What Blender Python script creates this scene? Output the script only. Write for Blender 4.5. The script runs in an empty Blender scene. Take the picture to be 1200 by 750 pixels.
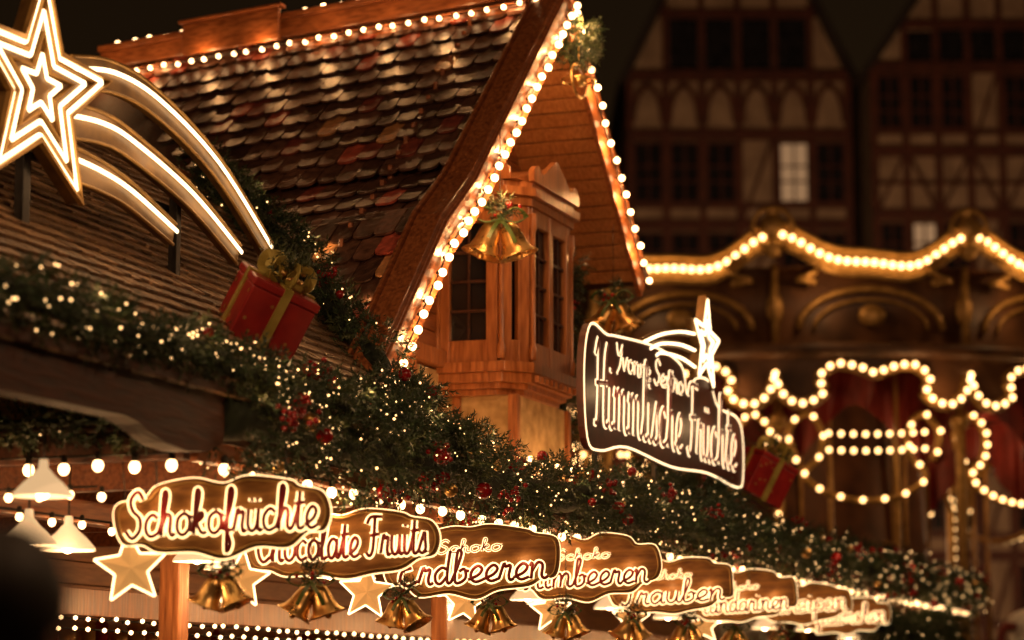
import bpy, math, random, bmesh
import numpy as np
from mathutils import Vector, Matrix
random.seed(7); rng=np.random.default_rng(7)
scene=bpy.context.scene
scene.view_settings.view_transform='Standard'
try: scene.view_settings.look='None'
except: pass
scene.view_settings.exposure=0
R=math.radians
FANG=math.atan2(.939,.344); O=Vector((-1.384,11.0,0))
def W(s,t,z): return Vector((O.x+.344*s-.939*t, O.y+.939*s+.344*t, z))

# ---------------------------------------------------------------- materials
def newmat(n):
    m=bpy.data.materials.new(n); m.use_nodes=True
    nt=m.node_tree; b=nt.nodes['Principled BSDF']; return m,nt,b
def ramp(nt,stops):
    r=nt.nodes.new('ShaderNodeValToRGB'); e=r.color_ramp.elements
    while len(e)<len(stops): e.new(.5)
    for k,(p,c) in enumerate(stops):
        e[k].position=p; e[k].color=(*c,1)
    return r
def noise_mat(name,c1,c2,scale=(1,1,1),nscale=8,rough=.5,rvar=.15,bump=.2,metal=0,detail=2.5,coat=0):
    m,nt,b=newmat(name); N=nt.nodes; L=nt.links
    tc=N.new('ShaderNodeTexCoord'); mp=N.new('ShaderNodeMapping'); mp.inputs['Scale'].default_value=scale
    L.new(tc.outputs['Object'],mp.inputs['Vector'])
    no=N.new('ShaderNodeTexNoise'); no.inputs['Scale'].default_value=nscale; no.inputs['Detail'].default_value=detail if bump>.06 else 1
    L.new(mp.outputs[0],no.inputs['Vector'])
    r=ramp(nt,[(.3,c1),(.7,c2)]); L.new(no.outputs['Fac'],r.inputs[0]); L.new(r.outputs[0],b.inputs['Base Color'])
    if bump>.06:
        mr=N.new('ShaderNodeMapRange'); mr.inputs['To Min'].default_value=max(.03,rough-rvar); mr.inputs['To Max'].default_value=min(1,rough+rvar)
        L.new(no.outputs['Fac'],mr.inputs[0]); L.new(mr.outputs[0],b.inputs['Roughness'])
        if bump>.12:
            bp=N.new('ShaderNodeBump'); bp.inputs['Strength'].default_value=bump; bp.inputs['Distance'].default_value=.02
            L.new(no.outputs['Fac'],bp.inputs['Height']); L.new(bp.outputs[0],b.inputs['Normal'])
    else: b.inputs['Roughness'].default_value=rough
    b.inputs['Metallic'].default_value=metal
    if coat: b.inputs['Coat Weight'].default_value=coat; b.inputs['Coat Roughness'].default_value=.2
    return m
def attr_mat(name,rough=.4,bump=.4,var=.5,nscale=14,scale=(1,1,1)):
    m,nt,b=newmat(name); N=nt.nodes; L=nt.links
    a=N.new('ShaderNodeAttribute'); a.attribute_name='Col'
    tc=N.new('ShaderNodeTexCoord'); mp=N.new('ShaderNodeMapping'); mp.inputs['Scale'].default_value=scale
    L.new(tc.outputs['Object'],mp.inputs['Vector'])
    no=N.new('ShaderNodeTexNoise'); no.inputs['Scale'].default_value=nscale; no.inputs['Detail'].default_value=4
    L.new(mp.outputs[0],no.inputs['Vector'])
    r=ramp(nt,[(.3,(1-var,)*3),(.7,(1.25,1.25,1.25))]); L.new(no.outputs['Fac'],r.inputs[0])
    mx=N.new('ShaderNodeMix'); mx.data_type='RGBA'; mx.blend_type='MULTIPLY'; mx.inputs[0].default_value=1
    L.new(a.outputs['Color'],mx.inputs[6]); L.new(r.outputs[0],mx.inputs[7]); L.new(mx.outputs[2],b.inputs['Base Color'])
    mr=N.new('ShaderNodeMapRange'); mr.inputs['To Min'].default_value=rough-.15; mr.inputs['To Max'].default_value=rough+.25
    L.new(no.outputs['Fac'],mr.inputs[0]); L.new(mr.outputs[0],b.inputs['Roughness'])
    bp=N.new('ShaderNodeBump'); bp.inputs['Strength'].default_value=bump; bp.inputs['Distance'].default_value=.015
    L.new(no.outputs['Fac'],bp.inputs['Height']); L.new(bp.outputs[0],b.inputs['Normal'])
    return m
def emis(name,col,st,sample=False,base=(.8,.8,.8)):
    m,nt,b=newmat(name)
    b.inputs['Base Color'].default_value=(*base,1)
    b.inputs['Emission Color'].default_value=(*col,1); b.inputs['Emission Strength'].default_value=st
    if not sample:
        try: m.cycles.emission_sampling='NONE'
        except: pass
    return m
WOODH=noise_mat('wood_x',(.17,.048,.015),(.40,.135,.045),(1.5,14,14),3,.36,.12,.25,coat=.25)
WOODV=noise_mat('wood_z',(.24,.075,.022),(.50,.19,.062),(14,14,1.5),3,.36,.12,.25,coat=.25)
WOODT=noise_mat('wood_y',(.17,.048,.015),(.40,.135,.045),(14,1.5,14),3,.36,.12,.25,coat=.25)
WOODD=noise_mat('wood_dark',(.035,.010,.004),(.09,.027,.011),(2,14,14),3,.65,.1,.3)
WOODM=noise_mat('wood_bright',(.36,.14,.045),(.56,.25,.09),(1.6,14,12),3,.42,.12,.25,coat=.2)
WOODB=noise_mat('sign_wood',(.13,.05,.013),(.34,.155,.042),(2,9,9),3,.45,.12,.3)
STUC=noise_mat('stucco',(.36,.24,.10),(.66,.48,.25),(1,1,1),9,.85,.1,1.0)
TILE=attr_mat('roof_tile',.32,.5,.55,18)
SHING=attr_mat('wood_shingle',.5,.6,.55,10,(3,3,12))
GOLD=noise_mat('brass',(.55,.32,.10),(.85,.55,.22),(1,1,1),14,.3,.12,.1,metal=.9)
GOLDP=noise_mat('gold_paint',(.30,.17,.045),(.54,.32,.10),(1,1,1),9,.42,.12,.1,metal=.4)
GOLDD=noise_mat('dark_gold_paint',(.10,.05,.014),(.22,.12,.034),(1,1,1),9,.4,.12,.1,metal=.4)
DARK=noise_mat('dark_iron',(.012,.01,.009),(.035,.028,.022),(1,1,1),12,.5,.1,.05,metal=.5)
GLASS=noise_mat('window_glass',(.008,.009,.012),(.02,.02,.024),(1,1,1),3,.12,.06,.05)
GR=[noise_mat('fir_green_%d'%i,c,tuple(x*1.6 for x in c),(1,1,1),6,.55,.1,0) for i,c in enumerate([(.012,.026,.010),(.020,.040,.014),(.036,.046,.014)])]
CORE=noise_mat('fir_core',(.006,.01,.005),(.012,.02,.008),(1,1,1),20,.9,.1,.05)
RED=noise_mat('red_paint',(.20,.008,.010),(.30,.016,.014),(1,1,1),10,.35,.08,.05)
REDL=noise_mat('letter_red',(.16,.006,.008),(.24,.012,.012),(1,1,1),10,.35,.08,.05)
MAROON=noise_mat('maroon_board',(.05,.010,.006),(.09,.018,.010),(1,1,1),10,.5,.08,.05)
BERRY=noise_mat('red_bauble',(.22,.006,.007),(.34,.010,.010),(1,1,1),10,.2,.08,.02,coat=.4)
RIB=noise_mat('gold_ribbon',(.28,.22,.045),(.45,.35,.09),(1,1,1),12,.4,.1,.05,metal=.3)
GRIB=noise_mat('green_ribbon',(.04,.08,.02),(.09,.14,.03),(1,1,1),12,.4,.1,.05)
ENAM=noise_mat('white_enamel',(.7,.68,.62),(.82,.8,.75),(1,1,1),6,.3,.08,.03)
BULB=emis('warm_bulb',(1,.58,.25),7)
BULBF=emis('warm_bulb_carousel',(1,.54,.19),6.5)
FAIRY=emis('fairy_bulb',(1,.55,.20),4.2)
NEON=emis('neon_line',(1,.70,.38),4)
LGLOW=emis('letter_glow',(1,.64,.28),2.6)
LGLOW2=emis('name_glow',(1,.70,.38),2.2)
STARM=emis('paper_star_glow',(1,.45,.12),.45,base=(.5,.3,.12))
STARE=emis('paper_star_edge',(1,.66,.32),4.0)
MILK=emis('milk_glass_shade',(1,.62,.30),.75)
LBULB=emis('lamp_bulb',(1,.66,.35),16)
LITWIN=emis('lit_window',(1,.56,.26),.13)
LD={}
def plight(parent,loc,pw,col=(1,.50,.18),rad=.03,name='bulb_light'):
    k=(name,round(pw,3),col,rad)
    if k not in LD:
        l=bpy.data.lights.new(name,'POINT'); l.energy=pw; l.color=col; l.shadow_soft_size=rad; LD[k]=l
    lo=bpy.data.objects.new(name,LD[k]); scene.collection.objects.link(lo); lo.parent=parent; lo.location=loc

# ---------------------------------------------------------------- mesh builder
def ico_t(sub):
    bm=bmesh.new(); bmesh.ops.create_icosphere(bm,subdivisions=sub,radius=1)
    bm.verts.ensure_lookup_table()
    v=np.array([x.co[:] for x in bm.verts]); f=[[w.index for w in x.verts] for x in bm.faces]; bm.free(); return v,f
ICO={1:ico_t(1),2:ico_t(2),3:ico_t(3)}
class MB:
    def __init__(s): s.v=[];s.f=[];s.m=[];s.s=[];s.c=[]
    def add(s,v,f,mat=0,sm=False,col=None):
        o=len(s.v); s.v.extend([tuple(x) for x in v])
        for q in f:
            s.f.append([i+o for i in q]); s.m.append(mat); s.s.append(sm); s.c.append(col or (1,1,1))
    def box(s,x0,x1,y0,y1,z0,z1,mat=0,col=None):
        v=[(x,y,z) for x in(x0,x1) for y in(y0,y1) for z in(z0,z1)]
        s.add(v,[(0,1,3,2),(4,6,7,5),(0,4,5,1),(2,3,7,6),(0,2,6,4),(1,5,7,3)],mat,False,col)
    def obox(s,c,ax,h,mat=0,col=None):
        c=Vector(c); A=[Vector(a) for a in ax]
        v=[c+A[0]*(i*h[0])+A[1]*(j*h[1])+A[2]*(k*h[2]) for i in(-1,1) for j in(-1,1) for k in(-1,1)]
        s.add(v,[(0,1,3,2),(4,6,7,5),(0,4,5,1),(2,3,7,6),(0,2,6,4),(1,5,7,3)],mat,False,col)
    def beam(s,p,q,w,h,up=(0,0,1),mat=0):
        p=Vector(p);q=Vector(q); d=(q-p); L=d.length; d/=L
        a=d.cross(Vector(up)).normalized(); b=a.cross(d).normalized()
        s.obox((p+q)/2,(d,a,b),(L/2,w/2,h/2),mat)
    def prism(s,poly,fn,w0,w1,mat=0,matside=None):
        n=len(poly); v=[fn(a,b,w0) for a,b in poly]+[fn(a,b,w1) for a,b in poly]
        s.add(v,[list(range(n)),list(range(2*n-1,n-1,-1))],mat)
        s.add(v,[(i,(i+1)%n,(i+1)%n+n,i+n) for i in range(n)],mat if matside is None else matside)
    def tube(s,pts,r,n=6,closed=False,mat=0,ref=(0,1,0),flat=1.0,caps=True):
        P=[Vector(p) for p in pts]; ref=Vector(ref); v=[];m=len(P)
        for i,p in enumerate(P):
            a=P[(i-1)%m] if (closed or i>0) else P[i]; b=P[(i+1)%m] if (closed or i<m-1) else P[i]
            d=(b-a); 
            if d.length<1e-9: d=Vector((1,0,0))
            d.normalize(); sd=d.cross(ref)
            if sd.length<1e-4: sd=d.cross(Vector((1,0,.2)))
            sd.normalize(); up=sd.cross(d).normalized()
            rr=r[i] if isinstance(r,(list,tuple)) else r
            for k in range(n):
                t=2*math.pi*k/n+math.pi/n; v.append(p+sd*(rr*math.cos(t))+up*(rr*flat*math.sin(t)))
        f=[]
        for i in range(m if closed else m-1):
            j=(i+1)%m
            for k in range(n): f.append((i*n+k,i*n+(k+1)%n,j*n+(k+1)%n,j*n+k))
        if not closed and caps: f.append(list(range(n))[::-1]); f.append([ (m-1)*n+k for k in range(n)])
        s.add(v,f,mat,n>4)
    def ball(s,c,r,sub=2,mat=0,sc=(1,1,1)):
        V,F=ICO[sub]; c=np.array(c)
        s.add(V*np.array(sc)*r+c,F,mat,True)
    def lathe(s,prof,c=(0,0,0),n=20,mat=0,M=None):
        v=[]
        for r,z in prof:
            for k in range(n):
                t=2*math.pi*k/n; p=Vector((r*math.cos(t),r*math.sin(t),z))
                if M is not None: p=M@p
                v.append(p+Vector(c))
        f=[(i*n+k,i*n+(k+1)%n,(i+1)*n+(k+1)%n,(i+1)*n+k) for i in range(len(prof)-1) for k in range(n)]
        s.add(v,f,mat,True)
    def build(s,name,mats,parent=None,bevel=0,stall=False,color=False):
        me=bpy.data.meshes.new(name); me.from_pydata([tuple(x) for x in s.v],[],s.f)
        for m in mats: me.materials.append(m)
        me.polygons.foreach_set('material_index',s.m); me.polygons.foreach_set('use_smooth',s.s)
        if color:
            ca=me.color_attributes.new('Col','FLOAT_COLOR','CORNER')
            arr=[]
            for q,c in zip(s.f,s.c):
                for _ in q: arr.extend((*c,1))
            ca.data.foreach_set('color',arr)
        me.update(); ob=bpy.data.objects.new(name,me); scene.collection.objects.link(ob)
        if parent: ob.parent=parent
        if bevel:
            b=ob.modifiers.new('bev','BEVEL'); b.width=bevel; b.segments=2; b.limit_method='ANGLE'
        return ob
def empty(name,loc=(0,0,0),rot=(0,0,0)):
    e=bpy.data.objects.new(name,None); scene.collection.objects.link(e); e.location=loc; e.rotation_euler=rot; e.empty_display_size=.2; return e
def cr(pts,n=6,closed=False):
    P=[np.array(p,float) for p in pts]; out=[]; m=len(P)
    if m==2 : return [tuple(P[0]+(P[1]-P[0])*k/n) for k in range(n+1)]
    rg=range(m if closed else m-1)
    for i in rg:
        if closed: a,b,c,d=P[i-1],P[i],P[(i+1)%m],P[(i+2)%m]
        else: a,b,c,d=P[max(i-1,0)],P[i],P[i+1],P[min(i+2,m-1)]
        for k in range(n):
            t=k/n; out.append(tuple(.5*((2*b)+(-a+c)*t+(2*a-5*b+4*c-d)*t*t+(-a+3*b-3*c+d)*t**3)))
    if not closed: out.append(tuple(P[-1]))
    return out
def resample(pts,d,closed=False):
    P=[Vector(p) for p in pts]
    if closed: P.append(P[0])
    out=[P[0].copy()]; acc=0
    for a,b in zip(P,P[1:]):
        L=(b-a).length; x=d-acc
        while x<=L: out.append(a+(b-a)*(x/L)); x+=d
        acc=L-(x-d)
    return out

# ---------------------------------------------------------------- foliage
def foliage(mb,pts,rad,n,blen=.05,bw=.006,slen=.1,k=9,mats=(0,1,2),down=.3):
    P=np.array([tuple(p) for p in pts],float); seg=np.linalg.norm(P[1:]-P[:-1],axis=1); cum=np.r_[0,np.cumsum(seg)]
    u=rng.uniform(0,cum[-1],n); idx=np.clip(np.searchsorted(cum,u)-1,0,len(seg)-1)
    f=((u-cum[idx])/seg[idx])[:,None]; base=P[idx]*(1-f)+P[idx+1]*f
    tan=(P[idx+1]-P[idx])/seg[idx][:,None]
    rv=rng.normal(size=(n,3)); rv-=tan*np.sum(rv*tan,1)[:,None]; rv/=np.linalg.norm(rv,axis=1)[:,None]
    lump=1+.25*np.sin(u*4.1+1)+.18*np.sin(u*9.7)
    pos=base+rv*(rad*lump*(.35+.65*np.sqrt(rng.uniform(size=n))))[:,None]
    d=rv+rng.normal(size=(n,3))*.5+tan*rng.normal(size=(n,1))*.7; d[:,2]-=down; d/=np.linalg.norm(d,axis=1)[:,None]
    s1=np.cross(d,rng.normal(size=(n,3))); s1/=np.linalg.norm(s1,axis=1)[:,None]; s2=np.cross(d,s1)
    V=[];M=[]
    mi=rng.integers(0,len(mats),n)
    for j in range(k):
        b=pos+d*(slen*j/k); a=j*2.4; pr=s1*math.cos(a)+s2*math.sin(a); sd=-s1*math.sin(a)+s2*math.cos(a)
        bd=d*.7+pr*.8; ln=blen*(1-.4*j/k)*rng.uniform(.7,1.2,(n,1))
        V.append(np.stack([b-sd*bw,b+sd*bw,b+bd*ln],1)); M.append(mi)
    V=np.concatenate(V).reshape(-1,3); M=np.concatenate(M); o=len(mb.v)
    mb.v.extend(map(tuple,V)); nt=len(V)//3
    mb.f.extend([[o+3*i,o+3*i+1,o+3*i+2] for i in range(nt)]); mb.m.extend([mats[i] for i in M]); mb.s.extend([False]*nt); mb.c.extend([(1,1,1)]*nt)
def scatter_on(pts,rad,n,shell=(.75,1.1)):
    P=np.array([tuple(p) for p in pts],float); seg=np.linalg.norm(P[1:]-P[:-1],axis=1); cum=np.r_[0,np.cumsum(seg)]
    u=rng.uniform(0,cum[-1],n); idx=np.clip(np.searchsorted(cum,u)-1,0,len(seg)-1)
    f=((u-cum[idx])/seg[idx])[:,None]; base=P[idx]*(1-f)+P[idx+1]*f; tan=(P[idx+1]-P[idx])/seg[idx][:,None]
    rv=rng.normal(size=(n,3)); 
    rv-=tan*np.sum(rv*tan,1)[:,None]; rv/=np.linalg.norm(rv,axis=1)[:,None]
    lump=1+.25*np.sin(u*4.1+1)+.18*np.sin(u*9.7)
    return base+rv*(rad*lump*rng.uniform(*shell,n))[:,None]
def garland(name,pts,rad,dens=330,lights=55,balls=3,berries=1.2,lr=.0055,core=.5,glow=0):
    pts=[Vector(p) for p in pts]; L=sum((b-a).length for a,b in zip(pts,pts[1:]))
    e=empty(name,O,(0,0,FANG))
    mb=MB(); foliage(mb,pts,rad,int(dens*L)); rs=resample(pts,.15)
    if len(rs)>2: mb.tube(rs,[rad*core*random.uniform(.8,1.15) for _ in rs],8,mat=3)
    mb.build('fir_needles',GR+[CORE],e)
    lb=MB()
    for p in scatter_on(pts,rad,int(lights*L),(.8,1.2)): lb.ball(p,lr*random.uniform(.6,1.45),1)
    lb.build('fairy_lights',[FAIRY],e)
    bb=MB()
    for p in scatter_on(pts,rad,int(balls*L),(.9,1.08)): bb.ball(p,random.uniform(.028,.05),2,random.choice([0,0,0,1]))
    for p in scatter_on(pts,rad,int(berries*L),(1.0,1.15)):
        for _ in range(18): bb.ball(p+rng.normal(size=3)*.034,.017,1,0)
    if bb.v: bb.build('baubles',[BERRY,GOLD],e)
    if glow:
        for p in resample(pts,glow)[0:]: plight(e,p+Vector((0,-rad*1.5,.06)),.6,(1,.55,.22),.02,'fairy_glow')
    return e

# ---------------------------------------------------------------- script lettering
A_={
'c':(.85,[[(.78,.8),(.45,1),(.12,.7),(.12,.25),(.42,0),(.85,.15)]]),
'o':(.95,[[(.5,1),(.14,.75),(.14,.22),(.48,0),(.82,.3),(.8,.78),(.5,1)],[(.72,.9),(.85,.8),(1.0,.85)]]),
'h':(1.0,[[(0,.1),(.28,1),(.42,1.8),(.32,2.05),(.2,1.8),(.18,0)],[(.18,.4),(.42,.95),(.68,.85),(.68,.2),(.84,0),(1,.12)]]),
'k':(.95,[[(0,.1),(.28,1),(.42,1.8),(.32,2.05),(.2,1.8),(.18,0)],[(.2,.5),(.55,1),(.66,.78),(.28,.52)],[(.3,.52),(.65,.05),(.95,.1)]]),
'f':(.65,[[(0,.1),(.35,1),(.52,1.8),(.4,2.05),(.27,1.7),(.25,-.6),(.36,-.85),(.5,-.5),(.3,.05),(.65,.12)]]),
'r':(.75,[[(0,.1),(.2,1.05),(.3,.85),(.55,.92),(.5,.3),(.6,0),(.78,.1)]]),
'u':(.95,[[(.1,1),(.1,.3),(.34,0),(.62,.25),(.7,1)],[(.7,1),(.7,.2),(.85,0),(.97,.12)]]),
't':(.7,[[(0,.1),(.28,1),(.36,1.7)],[(.36,1.7),(.3,.25),(.46,0),(.7,.12)],[(.08,1.15),(.68,1.2)]]),
'e':(.8,[[(0,.15),(.5,.42),(.68,.78),(.45,1),(.17,.7),(.15,.25),(.42,0),(.82,.15)]]),
's':(.68,[[(0,.1),(.42,1.08),(.5,.65),(.55,.22),(.32,0),(.05,.12)],[(.32,0),(.7,.12)]]),
'a':(.95,[[(.7,.85),(.4,1),(.1,.65),(.15,.15),(.4,0),(.68,.4),(.72,1)],[(.72,1),(.72,.2),(.82,0),(.97,.12)]]),
'b':(.85,[[(0,.1),(.25,1),(.4,1.8),(.3,2.05),(.18,1.8),(.17,.2),(.42,0),(.72,.3),(.62,.85),(.35,.7)],[(.66,.75),(.88,.7)]]),
'd':(.95,[[(.7,.85),(.4,1),(.1,.65),(.15,.15),(.4,0),(.68,.4)],[(.76,2.05),(.7,.9),(.72,.2),(.82,0),(.97,.12)]]),
'n':(.98,[[(0,.8),(.12,1),(.13,0)],[(.13,.45),(.4,1),(.66,.85),(.66,.2),(.82,0),(1,.12)]]),
'm':(1.4,[[(0,.8),(.12,1),(.13,0)],[(.13,.45),(.36,1),(.58,.85),(.58,0)],[(.58,.45),(.82,1),(1.06,.85),(1.06,.2),(1.2,0),(1.4,.12)]]),
'i':(.5,[[(.12,1),(.12,.22),(.28,0),(.5,.12)],[(.14,1.4),(.16,1.5)]]),
'l':(.58,[[(0,.1),(.3,1),(.44,1.8),(.32,2.05),(.2,1.8),(.18,.22),(.36,0),(.6,.12)]]),
'p':(.88,[[(.1,1),(.12,-.9)],[(.12,.55),(.42,1),(.76,.7),(.64,.12),(.2,.08)],[(.66,.15),(.88,.12)]]),
'z':(.8,[[(.08,.92),(.65,.98),(.08,.05),(.8,.08)]]),
'v':(.85,[[(.05,1),(.35,0),(.68,1),(.88,.9)]]),
'x':(.8,[[(.08,1),(.7,0)],[(.68,1),(.06,0)]]),
'S':(1.1,[[(.95,1.7),(.62,2.1),(.22,1.75),(.34,1.25),(.8,.85),(.82,.3),(.4,-.05),(0,.3)]]),
'C':(1.1,[[(.98,1.7),(.62,2.1),(.17,1.5),(.17,.5),(.55,0),(1.08,.25)]]),
'F':(1.1,[[(.0,1.65),(.3,2.0),(1.15,1.98)],[(.6,1.98),(.5,.4),(.25,0),(0,.2)],[(.25,1.05),(.92,1.1)]]),
'E':(1.05,[[(.95,1.75),(.55,2.1),(.25,1.7),(.35,1.2),(.62,1.08),(.2,.92),(.12,.35),(.5,-.02),(1.02,.25)]]),
'T':(1.05,[[(0,1.65),(.3,1.98),(1.2,2)],[(.68,2),(.62,.4),(.38,0),(.1,.2)]]),
'M':(1.6,[[(0,.1),(.22,.9),(.34,2)],[(.34,2),(.7,.5),(1.08,2)],[(1.08,2),(1.14,.3),(1.35,0),(1.6,.12)]]),
'H':(1.35,[[(.05,1.7),(.32,2.05),(.34,.2),(.05,0)],[(1.15,2.1),(.95,1.6),(.95,.25),(1.12,0),(1.35,.12)],[(.1,1.0),(1.2,1.08)]]),
'Y':(1.0,[[(.05,2),(.3,1.15),(.62,1.2),(.92,2)],[(.92,2),(.72,.3),(.3,-.5)]]),
'P':(1.1,[[(.3,2),(.2,0)],[(0,1.65),(.5,2.1),(1,1.65),(.7,1.05),(.28,1.05)]]),
' ':(.55,[])}
def strokes(txt):
    x=0; out=[]
    for ch in txt:
        um=ch in 'üä'; b={'ü':'u','ä':'a'}.get(ch,ch); w,st=A_[b]
        for q in st: out.append([(x+a,c) for a,c in q])
        if um:
            for dx in(.28,.6): out.append([(x+dx,1.38),(x+dx+.01,1.5)])
        x+=w
    return x,out
def lettering(glow,red,txt,x0,width,z0,ys,rg,rr,yg,yr,shear=.12,flat=.5,kx=1.0):
    w,st=strokes(txt); xs=width/w
    g0,r0=len(glow.v),len(red.v)
    for q in st:
        pts=[((a+shear*c)*xs/kx,c*ys+z0) for a,c in cr(q,4)]
        glow.tube([(a,yg,c) for a,c in pts],rg,6,flat=flat)
        red.tube([(a,yr,c) for a,c in pts],rr,6,flat=flat)
    for m,k0 in((glow,g0),(red,r0)):
        for i in range(k0,len(m.v)):
            a,b,c=m.v[i]; m.v[i]=(a*kx+x0,b,c)
def hanging_sign(loc,w,h,main,small=None,yaw=0,roll=0):
    e=empty('hanging_sign',loc,(0,roll,yaw)); 
    out=[(-.5,.02),(-.47,.26),(-.36,.3),(-.3,.42),(-.12,.5),(0,.44),(.12,.5),(.3,.42),(.36,.33),(.47,.28),(.5,.02),(.47,-.24),(.38,-.27),(.3,-.4),(.14,-.42),(0,-.5),(-.14,-.42),(-.3,-.42),(-.38,-.3),(-.47,-.26)]
    j=lambda: random.uniform(-.02,.02)
    o=cr([((a+j()*.5)*w,(b+j()*1.5)*h) for a,b in out],5,True)
    b=MB(); b.prism(o,lambda a,c,y:(a,y,c),0,.035)
    b.build('board',[WOODB],e,.004)
    g=MB(); g.tube([(a*1.0,.022,c) for a,c in o],.0075,6,True)
    i=[(a*.955,c*.90) for a,c in o]
    g.build('edge_light',[LGLOW],e)
    r2=MB(); r2.tube([(a,-.003,c) for a,c in i],.005,6,True); r2.build('inner_rim',[GOLDP],e)
    gl=MB(); rd=MB()
    if small:
        lettering(gl,rd,small,-w*.2,w*.36,h*.13,w*.034,.0085*w,.0036*w,-.012,-.02)
        lettering(gl,rd,main,-w*.43,w*.84,-h*.28,w*.088,.0205*w,.0105*w,-.012,-.024)
    else: lettering(gl,rd,main,-w*.45,w*.88,-h*.2,w*.1,.0200*w,.0105*w,-.012,-.024)
    gl.build('letter_glow',[LGLOW],e); rd.build('letters',[REDL],e)
    c=MB()
    for x in(-.3*w,.3*w): c.tube([(x,.02,h*.35),(x,.02,2.84-loc[2])],.004,6,ref=(1,0,0))
    c.build('hanger_rods',[DARK],e)
    for x in(-.28*w,.02*w,.3*w): plight(e,(x,-.07,-.02*h),.34,(1,.55,.22),.03,'letter_light')
    return e

# ================================================================= MARKET STALL
stall=empty('market_stall',O,(0,0,FANG))
SK=.20
prof=[(6.56,6.88),(4.64,5.04),(4.12,4.66),(3.02,3.50)]
def skew(s,t): return s+SK*(t-.55)
def zmain(sp):
    for (a,za),(b,zb) in zip(prof,prof[1:]):
        if sp>=b: return zb+(za-zb)*(sp-b)/(a-b)
    return -1
def zfront(t): return 3.13+.8*t
TR=4.8
mb=MB()
for (a,za),(b,zb) in zip(prof,prof[1:]):
    v=[]
    for dz in(-.02,-.12):
        v+=[(skew(a,.5),.5,za+dz),(skew(b,.5),.5,zb+dz),(skew(b,TR),TR,zb+dz),(skew(a,TR),TR,za+dz)]
    mb.add(v,[(0,3,2,1),(4,5,6,7),(0,1,5,4),(2,3,7,6),(1,2,6,5),(0,4,7,3)],0)
a,za=prof[0]; b,zb=8.43,5.07
v=[]
for dz in(.0,-.1): v+=[(skew(a,.5),.5,za+dz),(skew(b,.5),.5,zb+dz),(skew(b,TR),TR,zb+dz),(skew(a,TR),TR,za+dz)]
mb.add(v,[(0,1,2,3),(4,7,6,5),(0,4,5,1),(2,6,7,3),(1,5,6,2),(0,3,7,4)],0)
mb.build('main_roof_deck',[WOODD],stall)
mb=MB()
def soffit(p0,p1,t0,t1,nrm):
    L=math.hypot(p1[0]-p0[0],p1[1]-p0[1]); d=Vector(((p1[0]-p0[0])/L,0,(p1[1]-p0[1])/L)); n=Vector(nrm).normalized()
    n_=max(1,int(L/.12)); w=L/n_
    for i in range(n_):
        c=Vector((p0[0],0,p0[1]))+d*(w*(i+.5))
        j=random.uniform(-.003,.003)
        mb.obox((c.x+n.x*(.135+j),(t0+t1)/2,c.z+n.z*(.135+j)),(d,(0,1,0),n),(w/2-.007,(t1-t0)/2,.012))
soffit((6.62,6.82),(8.42,5.08),.52,1.3,(-.7,0,-.72))
for (a,za),(b,zb) in zip(prof,prof[1:]): soffit((a,za),(b,zb),.52,1.3,(.7,0,-.72))
mb.build('soffit_planks',[WOODM],stall,.004)
# main roof tiles
mb=MB()
arc=[0]
for (a,za),(b,zb) in zip(prof,prof[1:]): arc.append(arc[-1]+math.hypot(a-b,za-zb))
def pat(l):
    for i in range(len(arc)-1):
        if l<=arc[i+1] or i==len(arc)-2:
            f=(l-arc[i])/(arc[i+1]-arc[i]); a=prof[i]; b=prof[i+1]
            d=Vector((b[0]-a[0],0,b[1]-a[1])).normalized()
            return Vector((a[0]+(b[0]-a[0])*f,0,a[1]+(b[1]-a[1])*f)),d
tw=.165; ex=.235; row=0; l=.12
while l<arc[-1]+.02:
    t=.74+(tw/2 if row%2 else 0)
    while t<TR-.05:
        jt=random.uniform(-.007,.007); jl=random.uniform(-.02,.02)
        p,d=pat(min(l,arc[-1])); n=Vector((d.z,0,-d.x)); 
        if n.z<0: n=-n
        if p.z>zfront(t)-.15 :
            r=random.random(); g=.8+.9*min(1,l/4.2)  # g paints tiles lighter towards the eave, making up for dim light there
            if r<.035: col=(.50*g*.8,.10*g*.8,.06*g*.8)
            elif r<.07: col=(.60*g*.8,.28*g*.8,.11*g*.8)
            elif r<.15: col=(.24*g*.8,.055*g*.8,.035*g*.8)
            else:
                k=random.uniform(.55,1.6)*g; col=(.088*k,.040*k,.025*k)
            w=tw/2-.004; Ln=.33
            outl=[(-w,-Ln),(w,-Ln),(w,-.055),(w*.86,-.022),(w*.5,-.004),(0,0),(-w*.5,-.004),(-w*.86,-.022),(-w,-.055)]
            lift=.036+random.uniform(-.006,.010); rot=random.uniform(-.03,.03)
            vs=[]
            for th in(0,-.016):
                for x,y in outl:
                    q=p+d*(y+jl+x*rot)+n*(lift*(1+y/Ln)+th+.012)
                    tt=t+jt+x
                    vs.append((skew(q.x,tt),tt,q.z))
            m=len(outl)
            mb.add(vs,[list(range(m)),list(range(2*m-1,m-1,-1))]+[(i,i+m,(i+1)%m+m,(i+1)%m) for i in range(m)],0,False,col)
        t+=tw
    l+=ex; row+=1
mb.build('roof_tiles',[TILE],stall,color=True)
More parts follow.
